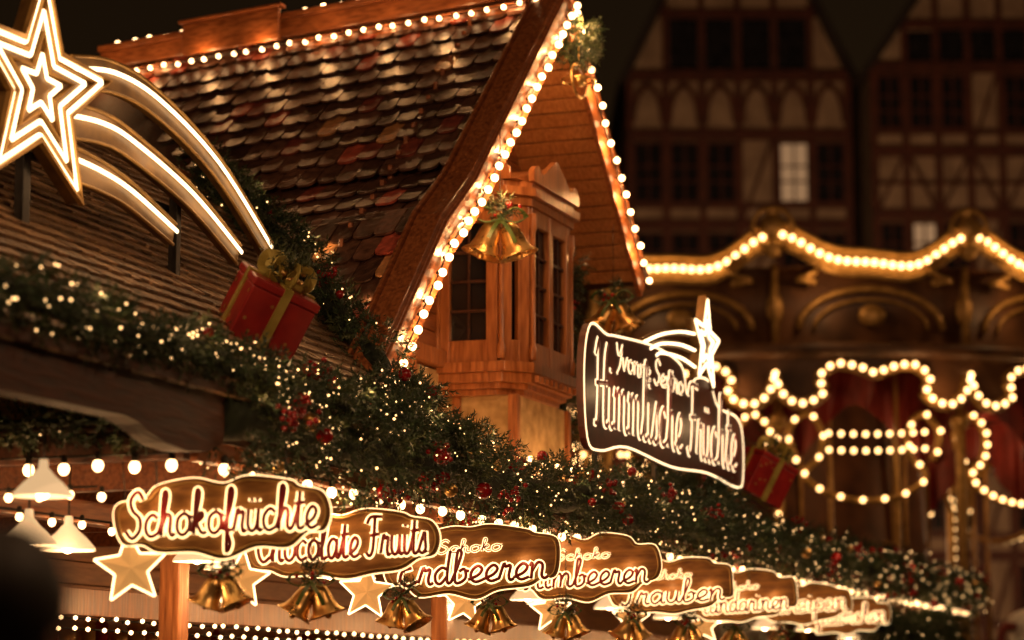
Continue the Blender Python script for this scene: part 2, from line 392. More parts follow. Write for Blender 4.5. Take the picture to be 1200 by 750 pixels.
# front roof shingles
mb=MB(); t=-.12
TF=2.6
mb.add([(-3,-.1,3.0),(-3,TF,zfront(TF)-.06),(4.6,TF,zfront(TF)-.06),(3.1,.4,3.35),(3.1,-.1,3.0)],[(0,4,3,2,1)],0,False,(.05,.03,.02))
dn=Vector((0,-1,-.8)).normalized(); nn=Vector((0,-.8,1)).normalized()
while t<TF:
    s=-3.0+random.uniform(0,.1)
    while s<5.0:
        w=random.uniform(.085,.15)
        z=zfront(t)
        if s<3.0 or (z>zmain(s-SK*(t-.55))-.06 and t>.3):
            k=random.uniform(.5,1.45); col=(.28*k,.165*k,.085*k)
            c=Vector((s+w/2,t,z)); jl=random.uniform(-.012,.012)
            hw=w/2-.003; vs=[]
            for th in(0,-.014):
                for x,y in((-hw,-.22),(hw,-.22),(hw,0),(-hw,0)):
                    q=c+dn*(y+jl)+nn*(.034*(1+y/.22)+th+random.uniform(0,.003)); q.x+=x; vs.append(q)
            mb.add(vs,[(0,1,2,3),(7,6,5,4),(0,4,5,1),(1,5,6,2),(2,6,7,3),(3,7,4,0)],0,False,col)
        s+=w
    t+=.088
mb.build('roof_shingles',[SHING],stall,color=True)
mb=MB(); mb.box(-3,4.7,TF-.02,TF+.12,zfront(TF)-.1,zfront(TF)+.06); 
mb.build('front_ridge',[WOODH],stall,.01)
mb=MB()
PP=[Vector((a,0,z)) for a,z in prof]
def barge(pts,sg):
    for p,q in zip(pts,pts[1:]):
        d=(q-p).normalized(); n=Vector((-d.z*sg,0,d.x*sg))
        if n.z<0:n=-n
        c=(p+q)/2; L=(q-p).length/2
        mb.obox(Vector((c.x,.575,c.z))+n*.055,(d,(0,1,0),n),(L+.01,.085,.03),0)
        mb.obox(Vector((c.x,.675,c.z))+n*.065,(d,(0,1,0),n),(L+.012,.014,.05),0)
        mb.obox(Vector((c.x,.50,c.z))-n*.085,(d,(0,1,0),n),(L+.012,.02,.13),0)
        mb.obox(Vector((c.x,.476,c.z)),(d,(0,1,0),n),(L+.014,.012,.03),0)
barge(PP,1); barge([Vector((6.56,0,6.88)),Vector((8.48,0,5.02))],-1)
mb.build('barge_boards',[WOODH],stall,.008)
mb=MB()
def skbox(s0,s1,t0,t1,z0,z1):
    v=[]
    for t in(t0,t1):
        for s_,z in((s0,z0),(s1,z0),(s1,z1),(s0,z1)): v.append((skew(s_,t),t,z))
    mb.add(v,[(0,3,2,1),(4,5,6,7),(0,1,5,4),(1,2,6,5),(2,3,7,6),(3,0,4,7)])
skbox(6.44,6.68,.5,TR+.05,6.86,7.0); skbox(6.39,6.73,.5,TR+.05,7.0,7.05)
skbox(6.28,6.32,2.95,3.9,6.80,7.06); skbox(6.25,6.36,2.92,3.93,7.062,7.09)
skbox(6.33,6.36,.75,2.9,6.70,6.79); skbox(6.33,6.36,3.95,TR,6.70,6.79)
mb.build('ridge_beam',[WOODT],stall,.01)
# gable wall
TW=1.2
def srange(z):
    if z>=6.7: return None
    sl=3.02
    for (a,za),(b,zb) in zip(prof,prof[1:]):
        if zb<=z<=za: sl=b+(a-b)*(z-zb)/(za-zb); break
    sr=6.56+(6.88-z)/.968 if z>5.07 else 8.4
    return sl+.1,sr-.1
mb=MB(); z=3.98
while z<6.6:
    r=srange(z+.07)
    if r: mb.box(r[0],r[1],TW,TW+.03,z+.004,z+.126)
    z+=.13
mb.build('gable_planks',[WOODH],stall,.005)
mb=MB(); mb.prism([(3.5,3.1),(8.2,3.1),(8.2,4.9),(6.56,6.6),(4.75,4.85),(4.25,4.45),(3.5,3.7)],lambda a,b,w:(a,w,b),TW+.035,TW+.1); mb.box(3.6,8.3,TW+.11,TW+3,3.1,3.5)
mb.build('wall_core',[WOODD],stall)
mb=MB(); mb.box(3.5,8.3,TW-.01,TW+.015,3.2,3.97); mb.box(5.95,6.98,.67,TW-.011,3.2,3.80)
mb.build('stucco_wall',[STUC],stall)
mb=MB()
for s in(3.5,4.35,5.2,7.3,8.2): mb.box(s,s+.09,TW-.05,TW-.012,3.2,3.99)
mb.box(3.45,8.3,TW-.07,TW-.001,3.99,4.11); mb.box(3.4,8.4,.9,TW-.02,3.16,3.22)
mb.box(5.87,5.94,.64,.71,3.2,3.80); mb.box(6.98,7.05,.64,.71,3.2,3.80); mb.box(5.9,5.94,1.08,1.14,3.2,3.8)
mb.box(5.942,6.978,.645,.667,3.2,3.27)
mb.build('wall_posts',[WOODV],stall,.008)
# bay window
bay=MB()
S0,S1,B0=5.85,6.95,.6
ZB,ZT=4.02,5.14
fr=.085
plan=[(S0-.04,TW),(S0-.02,B0+.16),(S0+.13,B0),(S1-.13,B0),(S1+.02,B0+.16),(S1+.04,TW)]
glass=MB()
for i,(p,q) in enumerate(zip(plan,plan[1:])):
    P_=Vector((*p,0));Q_=Vector((*q,0)); d=(Q_-P_); L=d.length; d.normalize(); n=Vector((d.y,-d.x,0))
    for z0,z1 in((ZB,ZB+.16),(ZT-.12,ZT)):
        c=(P_+Q_)/2; bay.obox((c.x,c.y,(z0+z1)/2),(d,n,(0,0,1)),(L/2,.03,(z1-z0)/2))
    nwin=1 if L<.5 else 2
    xs=[0]+[L*k/nwin for k in range(1,nwin)]+[L]
    for k,x in enumerate(xs):
        c=P_+d*min(max(x,fr/2),L-fr/2); bay.obox((c.x-n.x*.002,c.y-n.y*.002,(ZB+ZT)/2),(d,n,(0,0,1)),(fr/2,.036,(ZT-ZB)/2-.001))
    if L>.25:
        for k in range(nwin):
            x0=xs[k]+fr*.8; x1=xs[k+1]-fr*.8; c=P_+d*((x0+x1)/2)
            glass.obox((c.x-n.x*.02,c.y-n.y*.02,(ZB+ZT)/2+.02),(d,n,(0,0,1)),((x1-x0)/2+.03,.004,(ZT-ZB)/2-.12))
            for zz in(.25,.5,.75):
                z=ZB+.16+(ZT-ZB-.28)*zz; bay.obox((c.x,c.y,z),(d,n,(0,0,1)),((x1-x0)/2+.02,.012,.011),1)
            bay.obox((c.x,c.y,(ZB+ZT)/2+.02),(d,n,(0,0,1)),(.009,.0125,(ZT-ZB)/2-.13),1)
    bay.tube([(P_.x+n.x*.04,P_.y+n.y*.04,z) for z in(ZB+.02,ZB+.1,ZB+.14,ZT-.2,ZT-.16,ZT-.05)],[.028,.034,.02,.018,.032,.03],8,ref=(1,0,0))
def ring(k,z0,z1,mat=0):
    pl=[(6.4+(a-6.4)*(1+k/.55),b-k if b<1 else b) for a,b in plan]
    bay.prism(pl,lambda a,b,w:(a,b,w),z0,z1,mat)
ring(.07,ZB-.07,ZB+.0); ring(.04,ZB-.14,ZB-.072); ring(.0,ZB-.18,ZB-.142); ring(-.04,ZB-.22,ZB-.182)
ring(.05,ZT,ZT+.06); ring(.09,ZT+.062,ZT+.12); ring(.05,ZT+.122,ZT+.17)
for (c,d) in(((6.4,B0-.06),(1,0)),((S0-.07,.93),(0,-1))):
    L=.5 if d==(1,0) else .27
    poly=[(-L,0),(-L,.08),(-L*.8,.13),(-L*.62,.08),(-L*.4,.14),(-.1,.19),(0,.24),(.1,.19),(L*.4,.14),(L*.62,.08),(L*.8,.13),(L,.08),(L,0)]
    poly=cr(poly,3)
    dd=Vector((*d,0)); nn_=Vector((d[1],-d[0],0))
    bay.prism(poly,lambda a,b,w:tuple(Vector((c[0],c[1],ZT+.17+b))+dd*a+nn_*w),-.02,.02)
for k in range(9):
    s=S0+.15+k*.1; bay.box(s-.02,s+.02,B0-.085,B0-.05,ZB-.13,ZB-.085)
bay.prism([(S0-.1,ZT+.17),(6.4,ZT+.36),(S1+.1,ZT+.17)],lambda a,b,w:(a,w,b),B0,TW-.01)
bay.build('bay_window_frame',[WOODV,WOODD],stall,.006)
glass.build('bay_window_glass',[GLASS],stall)
mb=MB()
for s in(6.03,6.4,6.77): mb.ball((s,B0-.05,ZT+.26),.03,2)
for t in(.75,.93,1.1): mb.ball((S0-.1,t,ZT+.26),.025,2)
mb.build('rosettes',[GOLDP],stall)
# canopy
mb=MB()
mb.prism([(-.02,3.02),(1.25,3.16),(3.3,3.16),(3.3,2.86),(-.02,2.86)],lambda a,b,w:(w,a,b),0,20.6)
mb.build('canopy',[WOODD],stall)
mb=MB()
for t in np.arange(.02,3.2,.14):
    mb.box(-.1,20.5,t+.004,t+.136,2.835+random.uniform(-.002,.002),2.858)
mb.build('ceiling_boards',[WOODM],stall,.004)
mb=MB()
for s in np.arange(.5,20,1.3): mb.box(s,s+.1,.12,3.2,2.70,2.832)
mb.box(-.1,20.5,.0,.05,2.76,2.9)
mb.box(-.1,20.5,1.2,1.3,2.58,2.698)
mb.build('ceiling_beams',[WOODH],stall,.006)
mb=MB(); z=.2
while z<2.8:
    mb.box(-.2,20.5,3.2,3.24,z+.003,z+.147); z+=.15
mb.build('back_wall',[WOODM],stall,.005)
mb=MB()
mb.box(-.2,20.4,-.02,.5,.0,1.05); mb.box(-.25,20.45,-.1,.55,1.05,1.1)
for s in(1.72,5.6,10,15,20.2): mb.box(s,s+.12,1.05,1.17,.0,2.832)
mb.box(-.16,-.04,3.05,3.17,1.1,2.7)
mb.box(-.1,20,2.7,3.18,1.0,1.05); mb.box(-.1,20,2.9,3.19,1.6,1.63); mb.box(-.1,20,2.9,3.19,2.0,2.03)
mb.box(-.1,20,2.2,2.28,2.18,2.34); 
mb.build('counter_and_posts',[WOODV],stall,.006)
mb=MB()
for z,t in((1.05,2.9),(1.63,3.04),(2.03,3.04)):
    s=.1
    while s<19:
        h=random.uniform(.1,.22); r=random.uniform(.04,.07)
        mb.lathe([(0,0),(r,0),(r,h*.75),(r*.5,h*.9),(r*.5,h),(0,h)],(s,t,z),10,random.choice([0,1,2])); s+=random.uniform(.14,.3)
mb.build('sweet_jars',[RED,GOLDP,ENAM],stall)
mb=MB()
mb.box(-.2,-.14,.02,3.4,2.76,2.90); mb.box(-.24,-.2,.02,3.4,2.895,2.925)
mb.build('end_fascia',[WOODD],stall,.006)
mb=MB(); mb.prism([(.04,2.93),(3.4,2.93),(3.4,5.0),(2.6,zfront(2.6)-.15),(.04,zfront(.04)-.13)],lambda a,b,w:(w,a,b),-.17,-.12); mb.build('end_wall',[STUC],stall)
mb=MB()
pl=[(-3.2,2.86),(-.95,2.87),(-.82,2.85),(-.72,2.82),(-.6,2.79),(-.4,2.775),(-.2,2.79),(-.06,2.84),(-.03,2.95),(-.03,3.17),(-3.2,3.10)]
mb.prism(pl,lambda a,b,w:(a,w,b),-.1,.02)
mb.build('purlin_beam',[WOODD],stall,.012)
mb=MB(); mb.box(-3.2,-.02,-.14,-.105,3.06,3.1); mb.build('eave_batten',[WOODD],stall,.005)

# ---------------- bulb strings
def bulb_string(name,pts,d,r,mat=BULB,cap=True,drop=0,le=4,pw=4,lo=(0,-.06,0),sub=2):
    e=empty(name,O,(0,0,FANG))
    b=MB(); c=MB(); ps=resample(pts,d)
    for i,p in enumerate(ps):
        q=p+Vector((random.uniform(-1,1),random.uniform(-1,1),random.uniform(-1,1)))*.009
        b.ball(q,r,sub,0,(1,1,1.15 if drop else 1))
        if le and i%le==le//2: plight(e,q+Vector(lo),pw,(1,.48,.17),.02)
        if cap:
            if drop: c.lathe([(r*.55,r*.8),(r*.6,r*1.1),(r*.6,r*2.2),(r*.3,r*2.5)],q,8)
            else: c.ball(q+Vector((0,.03,0)),r*.55,1)
    b.build('bulbs',[mat],e)
    if cap: c.build('sockets',[DARK],e)
    c=MB(); c.tube([Vector(p)+Vector((0,.02,r*2 if drop else 0)) for p in pts],.006,5,ref=(0,0,1)); c.build('cable',[DARK],e)
    return e
near=[(a+.04,.435,z-.11) for a,z in prof]; 
bulb_string('fill_string_lights',near,.150,.027,le=3,pw=8,lo=(.05,-.05,-.05))
bulb_string('fill_string_lights',[(6.6,.435,6.72),(8.45,.435,4.93)],.165,.026,le=3,pw=8,lo=(-.05,-.05,-.05))
def rid(t,ds,dz): return (skew(6.56+ds,t),t,6.88+dz)
bulb_string('fill_string_lights',[rid(.65,-.27,-.13),rid(TR,-.27,-.13)],.14,.021,le=4,pw=2.6,lo=(-.10,0,.02))
bulb_string('fill_string_lights',[rid(1.0,0,.21),rid(2.9,0,.21)],.17,.025,le=4,pw=2.5,lo=(-.05,0,.05))
bulb_string('fill_string_lights',[rid(3.9,0,.21),rid(TR,0,.21)],.17,.025,le=4,pw=2.5,lo=(-.05,0,.05))
bulb_string('fill_string_lights',[(.1,-.03,2.735),(20.3,-.03,2.735)],.30,.026,drop=1,le=3,pw=3.4,lo=(0,-.02,-.06))
bulb_string('fill_string_lights',[(-.24,.05,2.735),(-.24,3.3,2.735)],.19,.026,drop=1,le=3,pw=1.6,lo=(-.04,0,-.05))
bulb_string('fill_string_lights',[(-.1,.5,2.62),(-.1,3.1,2.62)],.16,.02,drop=1,le=0)
bulb_string('fill_string_lights',[(0,2.17,2.16),(19,2.17,2.16)],.16,.015,le=0,sub=1)
bulb_string('fill_string_lights',[(0,2.17,2.10),(19,2.17,2.10)],.17,.015,le=0,sub=1)
bulb_string('fill_string_lights',[(0,1.17,2.56),(19,1.17,2.56)],.30,.02,drop=1,le=0)
bulb_string('fill_string_lights',[(3.6,.85,3.27),(5.6,.85,3.27)],.3,.02,le=2,pw=5,lo=(0,0,.05))
bulb_string('fill_string_lights',[(5.5,.42,3.30),(8.2,.42,3.30)],.3,.02,le=2,pw=4,lo=(0,0,.05))  # extra string added under the bay to brighten the stucco

# ---------------- garlands
garland('fir_garland',[(-.05+.5*i,-.06+.02*math.sin(i),2.97+.02*math.sin(i*1.3)) for i in range(42)],.205,430,56,5,2.6,glow=.9)
garland('fir_garland',[(-3.2+.4*i,-.1,3.27-.008*i+.02*math.sin(i*2)) for i in range(17)],.10,300,56,1,.3,glow=.9)
garland('fir_garland',[(skew(3.05,.55),.45,3.6),(skew(3.35,.9),.85,3.95),(skew(3.85,1.5),1.5,4.5),(skew(4.1,2.1),2.05,4.95),(skew(4.4,2.6),2.6,5.32)],.15,430,30,1.5,.5,glow=.9)
garland('fir_garland',[(2.0,.0,3.2),(2.6,.15,3.35),(3.3,.3,3.4)],.16,420,34,3,1)
garland('fir_garland',[(7.25,.8,3.6),(7.3,.8,4.3),(7.35,.75,5.0)],.10,500,14,3,2)
garland('fir_garland',[(7.3,.25,3.25),(8.4,.1,3.3),(9.4,.1,3.25)],.13,420,26,3,1)
garland('fir_garland',[(6.62,.46,6.35),(6.72,.46,6.6),(6.85,.46,6.45)],.09,300,8,2,1)
garland('fir_garland',[(-.26,.1,2.94),(-.26,1.5,2.95),(-.26,3.2,2.94)],.06,330,3,0,0,core=.3)
garland('fir_garland',[(13.2,-.3,2.45),(14.5,-.3,2.35),(16,-.3,2.4),(18,-.25,2.5)],.16,420,10,1,0)

# ================================================================= hanging signs
sg=[("Schokofrüchte",None,.98,.36),("Chocolate Fruits",None,.98,.35),("Erdbeeren","Schoko",1.02,.42),
("Himbeeren","Schoko",.98,.42),("Trauben","Schoko",.92,.42),("Mandarinen","Schoko",.92,.42),("Marzipan",None,.90,.35),("Pfläumchen",None,.88,.35)]
sgs=[(-.02,.03,2.51),(1.35,.05,2.47),(3.05,.0,2.47),(5.15,.02,2.54),(7.05,.0,2.5),(9.0,.0,2.50),(11.05,-.02,2.52),(12.9,.0,2.47)]
for (m,sm,w,h),(s,t,z) in zip(sg,sgs):
    hanging_sign(W(s,t-.12,z),w,h,m,sm,yaw=R(random.uniform(2,7)),roll=R(-3.5))

# ================================================================= stall name sign
ns=empty('stall_name_sign',O,(0,0,FANG))
o=cr([(5.42,3.42),(5.36,3.9),(5.5,4.2),(5.85,4.18),(6.1,4.2),(7.0,4.25),(7.7,4.2),(7.85,4.0),(8.1,4.15),(8.5,4.17),(8.75,4.0),(9.3,3.98),(9.5,3.85),(9.5,3.5),(9.3,3.40),(8.4,3.44),(7.4,3.40),(6.3,3.44),(5.7,3.36)],5,True)
mb=MB(); mb.prism(o,lambda a,b,w:(a,w,b),-.02,.03); mb.build('board',[MAROON],ns,.004)
mb=MB(); mb.tube([(a,-.025,b) for a,b in o],.009,6,True,flat=.4); mb.build('edge_light',[LGLOW2],ns)
gl=MB(); rd=MB()
lettering(gl,rd,'Himmlische Früchte',5.55,3.75,3.54,.275,.0275,.0185,-.024,-.031,.1,flat=.1,kx=1.15)
lettering(gl,rd,'Yvonne Sextro',6.05,1.7,3.98,.088,.013,.0055,-.024,-.030,.1,flat=.1,kx=1.2)
gl.build('letter_glow',[LGLOW2],ns); rd.build('letters',[REDL],ns)
for s in(6,7.2,8.4,9.3): plight(ns,(s,-.2,3.8),1.6,(1,.6,.28),.04,'letter_light')
mb=MB()
for s in(5.8,7.2,8.6,9.2): mb.beam((s,.05,3.0),(s,.05,4.0),.03,.03,(1,0,0))
mb.build('posts',[DARK],ns)
def star_pts(R0,r0,rot=0): return [((R0 if k%2==0 else r0)*math.sin(math.pi*k/5+rot),(R0 if k%2==0 else r0)*math.cos(math.pi*k/5+rot)) for k in range(10)]
def star_on(mbp,mbn,c,Rr,levels,rot=0,tr=.012,sx=1,mat=0):
    sp=star_pts(Rr,Rr*.42,rot); mbp.prism([(c[0]+a*sx,c[2]+b) for a,b in sp],lambda a,b,w:(a,w,b),c[1]-.02,c[1]+.05,mat)
    for k in levels:
        q=star_pts(Rr*k,Rr*k*.42,rot); q2=[]
        for i in range(10):
            a=q[i];b=q[(i+1)%10]
            for f in(0.02,.5,.98): q2.append((a[0]+(b[0]-a[0])*f,a[1]+(b[1]-a[1])*f))
        mbn.tube([(c[0]+a*sx,c[1]-.03,c[2]+b) for a,b in q2],tr,6,True,flat=.5)
ss=empty('shooting_star_decoration',O,(0,0,FANG)); p_=MB(); n_=MB()
star_on(p_,n_,(8.35,-.02,4.45),.4,(.92,.5),.1,.014)
for k in range(3):
    q=cr([(6.75+.15*k,-.02,4.25-.03*k),(7.2,-.02,4.37-.07*k),(7.7,-.02,4.46-.1*k),(8.1,-.02,4.5-.13*k)],5)
    n_.tube(q,.011,6); p_.tube([(a,b+.03,c) for a,b,c in q],.028,6)
p_.tube([(8.35,.02,3.3),(8.35,.02,4.4)],.02,6,ref=(1,0,0))
p_.tube([(7.3,.02,4.0),(7.3,.02,4.35)],.02,6,ref=(1,0,0))
p_.build('plate',[GOLDD],ss); n_.build('neon',[NEON],ss)

# ================================================================= big roof star
bs=empty('shooting_star_decoration',O,(0,0,FANG)); p_=MB(); n_=MB(); TS=.9
SX,SZ=-.11,4.57
star_on(p_,n_,(SX,TS,SZ),.60,(.90,.64,.28),.0,.0125,1.12)
for k,r_ in((1.0,.02),(.77,.014),(.45,.012)):
    p_.tube([(SX+a*1.12,TS-.03,SZ+b) for a,b in star_pts(.60*k,.60*.42*k)],r_,4,True,mat=1)
arcs=[[(.2,4.74),(.6,4.82),(1.08,4.79),(1.76,4.60),(2.45,4.24)],[(.15,4.50),(.5,4.535),(.815,4.51),(1.465,4.37),(2.06,4.15)],[(.2,4.30),(.5,4.29),(.815,4.25),(1.3,4.13)]]
for j,a in enumerate(arcs):
    c=cr(a,7)
    m=len(c); up=[];dnp=[]
    for i,(x,z) in enumerate(c):
        x0,z0=c[max(i-1,0)];x1,z1=c[min(i+1,m-1)]; dx,dz=x1-x0,z1-z0; L=math.hypot(dx,dz); nx,nz=-dz/L,dx/L
        wdt=.065*(1-.35*i/m); up.append((x+nx*wdt,z+nz*wdt)); dnp.append((x-nx*wdt*1.7,z-nz*wdt*1.7))
    p_.add([(x,TS,z) for x,z in up]+[(x,TS,z) for x,z in dnp]+[(x,TS+.04,z) for x,z in up]+[(x,TS+.04,z) for x,z in dnp],
       [(i,m+i,m+i+1,i+1) for i in range(m-1)]+[(2*m+i,2*m+i+1,3*m+i+1,3*m+i) for i in range(m-1)]+[(i,i+1,2*m+i+1,2*m+i) for i in range(m-1)]+[(m+i,3*m+i,3*m+i+1,m+i+1) for i in range(m-1)],0)
    p_.tube([(x,TS-.005,z) for x,z in up],.010,5,mat=1); p_.tube([(x,TS-.005,z) for x,z in dnp],.010,5,mat=1)
    n_.tube([(x,TS-.02,z) for x,z in c],.0125,6,flat=.5)
p_.build('brass_plate',[GOLDD,GOLDP],bs); n_.build('neon',[NEON],bs)
for (x,z) in((-.05,4.85),(-.05,4.5),(.3,4.2),(.8,4.66),(1.4,4.55),(.9,4.38),(1.9,4.38),(-.35,4.3)): plight(bs,(x,TS-.22,z),1.3,(1,.56,.24),.05,'neon_light')
mb=MB(); mb.box(1.42,1.47,TS+.05,TS+.1,3.8,4.42); mb.box(-.1,-.03,TS+.06,TS+.11,3.8,4.4); mb.box(.0,1.5,TS+.11,TS+.14,4.27,4.31)
mb.build('post',[DARK],bs,.004)

# ================================================================= gifts
def gift(loc,size,rot):
    e=empty('gift_box',loc,rot); h=size/2
    mb=MB(); mb.box(-h,h,-h,h,-h,h*.75); mb.box(-h*1.04,h*1.04,-h*1.04,h*1.04,h*.752,h); mb.build('box',[RED],e,.01)
    r=MB(); w=h*.13; k=h*1.055
    r.box(-w,w,-k*1.002,k*1.002,-k*1.003,k*1.003); r.box(-k,k,-w,w,-k,k)
    r.build('ribbon',[RIB],e)
    b=MB()
    for a in range(7):
        an=a*math.pi*2/7+.3; c,s=math.cos(an),math.sin(an)
        q=cr([(0,0,h*1.05),(c*h*.3,s*h*.3,h*1.6),(c*h*.75,s*h*.75,h*1.6),(c*h*.7,s*h*.7,h*1.15),(0,0,h*1.06)],5)
        b.tube(q,h*.16,4,flat=.15,ref=(-s,c,.3))
    for p in rng.normal(size=(14,3)): b.ball((p[0]*h*.3,p[1]*h*.3,h*1.2+abs(p[2])*h*.2),h*.09,1,1)
    foliage(b,[(-h*.6,0,h*1.15),(h*.6,0,h*1.15)],h*.5,60,mats=(2,2,2))
    b.build('bow',[RIB,GOLD,GR[2]],e)
    d=MB()
    for _ in range(90):
        ax=random.randrange(3); sg_=random.choice([-1,1]); a,c=random.uniform(-.85,.85)*h,random.uniform(-.85,.65)*h
        if abs(a)<w*1.4 or abs(c)<w*1.4: continue
        for rr in range(3):
            an=rr*math.pi/3; dx,dz=math.cos(an),math.sin(an); L=h*.06
            if ax==0: d.obox((sg_*h*1.003,a,c),((0,dx,dz),(0,-dz,dx),(1,0,0)),(L,L*.18,.002))
            elif ax==1: d.obox((a,sg_*h*1.003,c),((dx,0,dz),(-dz,0,dx),(0,1,0)),(L,L*.18,.002))
    d.build('star_print',[GOLDP],e)
gift(W(1.42,.42,3.68),.37,(R(24),R(20),R(28)))
gift(W(-1.2,.9,4.12),.36,(R(10),R(22),R(25)))
gift(W(10.2,.0,3.56),.38,(R(12),R(24),R(30)))

# ================================================================= bells, lamps, paper stars
def bell_cluster(loc,sc=1,mat=GOLD,name='christmas_bells',spread=.085):
    e=empty(name,loc,(0,0,random.uniform(-.4,.4))); mb=MB()
    pr=[(0,.13),(.02,.132),(.035,.12),(.045,.09),(.052,.05),(.064,.015),(.085,-.005),(.088,-.012),(.078,-.01),(.055,.015),(.04,.08)]
    for sx in(-1,1):
        M=Matrix.Rotation(sx*-.45+random.uniform(-.15,.15),3,'Y')
        mb.lathe([(a*sc*1.15,b*sc*1.15) for a,b in pr],(sx*spread*sc,random.uniform(-.02,.02),-.16*sc),22,0,M)
        mb.ball((sx*(spread+.01)*sc,0,-.175*sc),.018*sc,2,0)
        mb.tube([(0,0,.04*sc),(sx*spread*.7*sc,0,-.03*sc)],.004*sc,5,ref=(1,0,0))
    for sx in(-1,1):
        q=cr([(0,-.03*sc,0),(sx*.07*sc,-.05*sc,.05*sc),(sx*.12*sc,-.04*sc,.01*sc),(sx*.07*sc,-.04*sc,-.02*sc),(0,-.03*sc,0)],5)
        mb.tube(q,.02*sc,4,flat=.2,mat=1,ref=(0,0,1)); mb.tube(cr([(0,-.03*sc,0),(sx*.04*sc,-.06*sc,-.06*sc),(sx*.07*sc,-.05*sc,-.12*sc)],4),.014*sc,4,flat=.2,mat=1,ref=(0,1,0))
    foliage(mb,[(-.07*sc,0,.04*sc),(.07*sc,0,.04*sc)],.035*sc,int(34),blen=.045*sc,slen=.06*sc,bw=.004*sc,mats=(2,3),down=-.2)
    for p in rng.normal(size=(6,3)): mb.ball(p*.03*sc+np.array([0,-.05*sc,.02*sc]),.012*sc,1,4)
    mb.build('bells_and_bow',[mat,GRIB,GR[0],GR[2],BERRY],e)
    c=MB(); c.tube([(0,0,.02),(0,0,.45*sc)],.003,5,ref=(1,0,0)); c.build('cord',[DARK],e); return e
for s in(.12,1.08,2.28,3.6,4.98,6.36,7.8,9.2,10.7): bell_cluster(W(s,-.02,2.25+random.uniform(-.02,.02)),random.uniform(.84,.94))
bell_cluster(W(5.02,.45,4.86),1.4); bell_cluster(W(7.5,.45,4.7),1.3)
wr=empty('hoop_wreath',W(6.6,.42,6.2),(0,0,FANG)); mb=MB()
mb.tube([(.17*math.cos(a),0,.12*math.sin(a)) for a in np.linspace(0,2*math.pi,33)[:-1]],.012,6,True)
mb.tube([(.12*math.cos(a),.09*math.sin(a)*1.4,0) for a in np.linspace(0,2*math.pi,33)[:-1]],.01,6,True,ref=(0,0,1))
foliage(mb,[(-.12,0,.22),(.0,0,.3),(.1,0,.45)],.09,120,mats=(1,2)); mb.tube([(0,0,.1),(0,0,.6)],.005,5,ref=(1,0,0))
mb.ball((0,0,0),.05,2,0)
mb.build('hoop',[GOLD,GR[1],GR[2]],wr)
def pendant(loc,sc=1,pw=7):
    e=empty('pendant_lamp',loc); mb=MB()
    mb.lathe([(.018,.13),(.022,.09),(.03,.085),(.05,.06),(.085,.03),(.125,-.015),(.13,-.03),(.126,-.03),(.08,.02),(.045,.05),(.0,.07)],(0,0,0),24,0)
    mb.tube([(0,0,.12),(0,0,2.84-loc[2])],.005,6,ref=(1,0,0),mat=1)
    mb.build('shade',[MILK,DARK],e)
    b=MB(); b.ball((0,0,-.012),.03,2); b.build('bulb',[LBULB],e)
    plight(e,(0,0,-.075),pw,(1,.54,.22),.03,'lamp_light')
for s in(-.30,.05,1.35,1.7,3.0,3.35,4.7,5.05,6.4,6.75,8.3,9.9,11.5,13.2,15,17): pendant(W(s,.75,2.40+random.uniform(-.03,.03)),1,9)
pendant(W(-.85,.35,2.58),1,2)
def paper_star(loc,r,yaw):
    e=empty('paper_star',loc,(0,random.uniform(-.15,.15),yaw)); mb=MB(); sp=star_pts(r,r*.45)
    v=[(a,0,b) for a,b in sp]+[(0,-r*.22,0),(0,r*.22,0)]
    mb.add(v,[(i,(i+1)%10,10) for i in range(10)]+[((i+1)%10,i,11) for i in range(10)])
    mb.build('paper',[STARM],e)
    g=MB(); q=[]
    for i in range(10):
        a=sp[i];b=sp[(i+1)%10]; q+=[(a[0]+(b[0]-a[0])*f,0,a[1]+(b[1]-a[1])*f) for f in(.03,.5,.97)]
    g.tube(q,.006,5,True); g.build('edge',[STARE],e)
    c=MB(); c.tube([(0,0,r),(0,0,2.84-loc[2])],.003,5,ref=(1,0,0)); c.build('cord',[DARK],e)
for s,r_ in((-.16,.17),(.95,.15),(2.5,.16),(4.0,.15),(5.6,.15),(7.4,.15),(9.4,.15)): paper_star(W(s,.30,2.28),r_,.2)

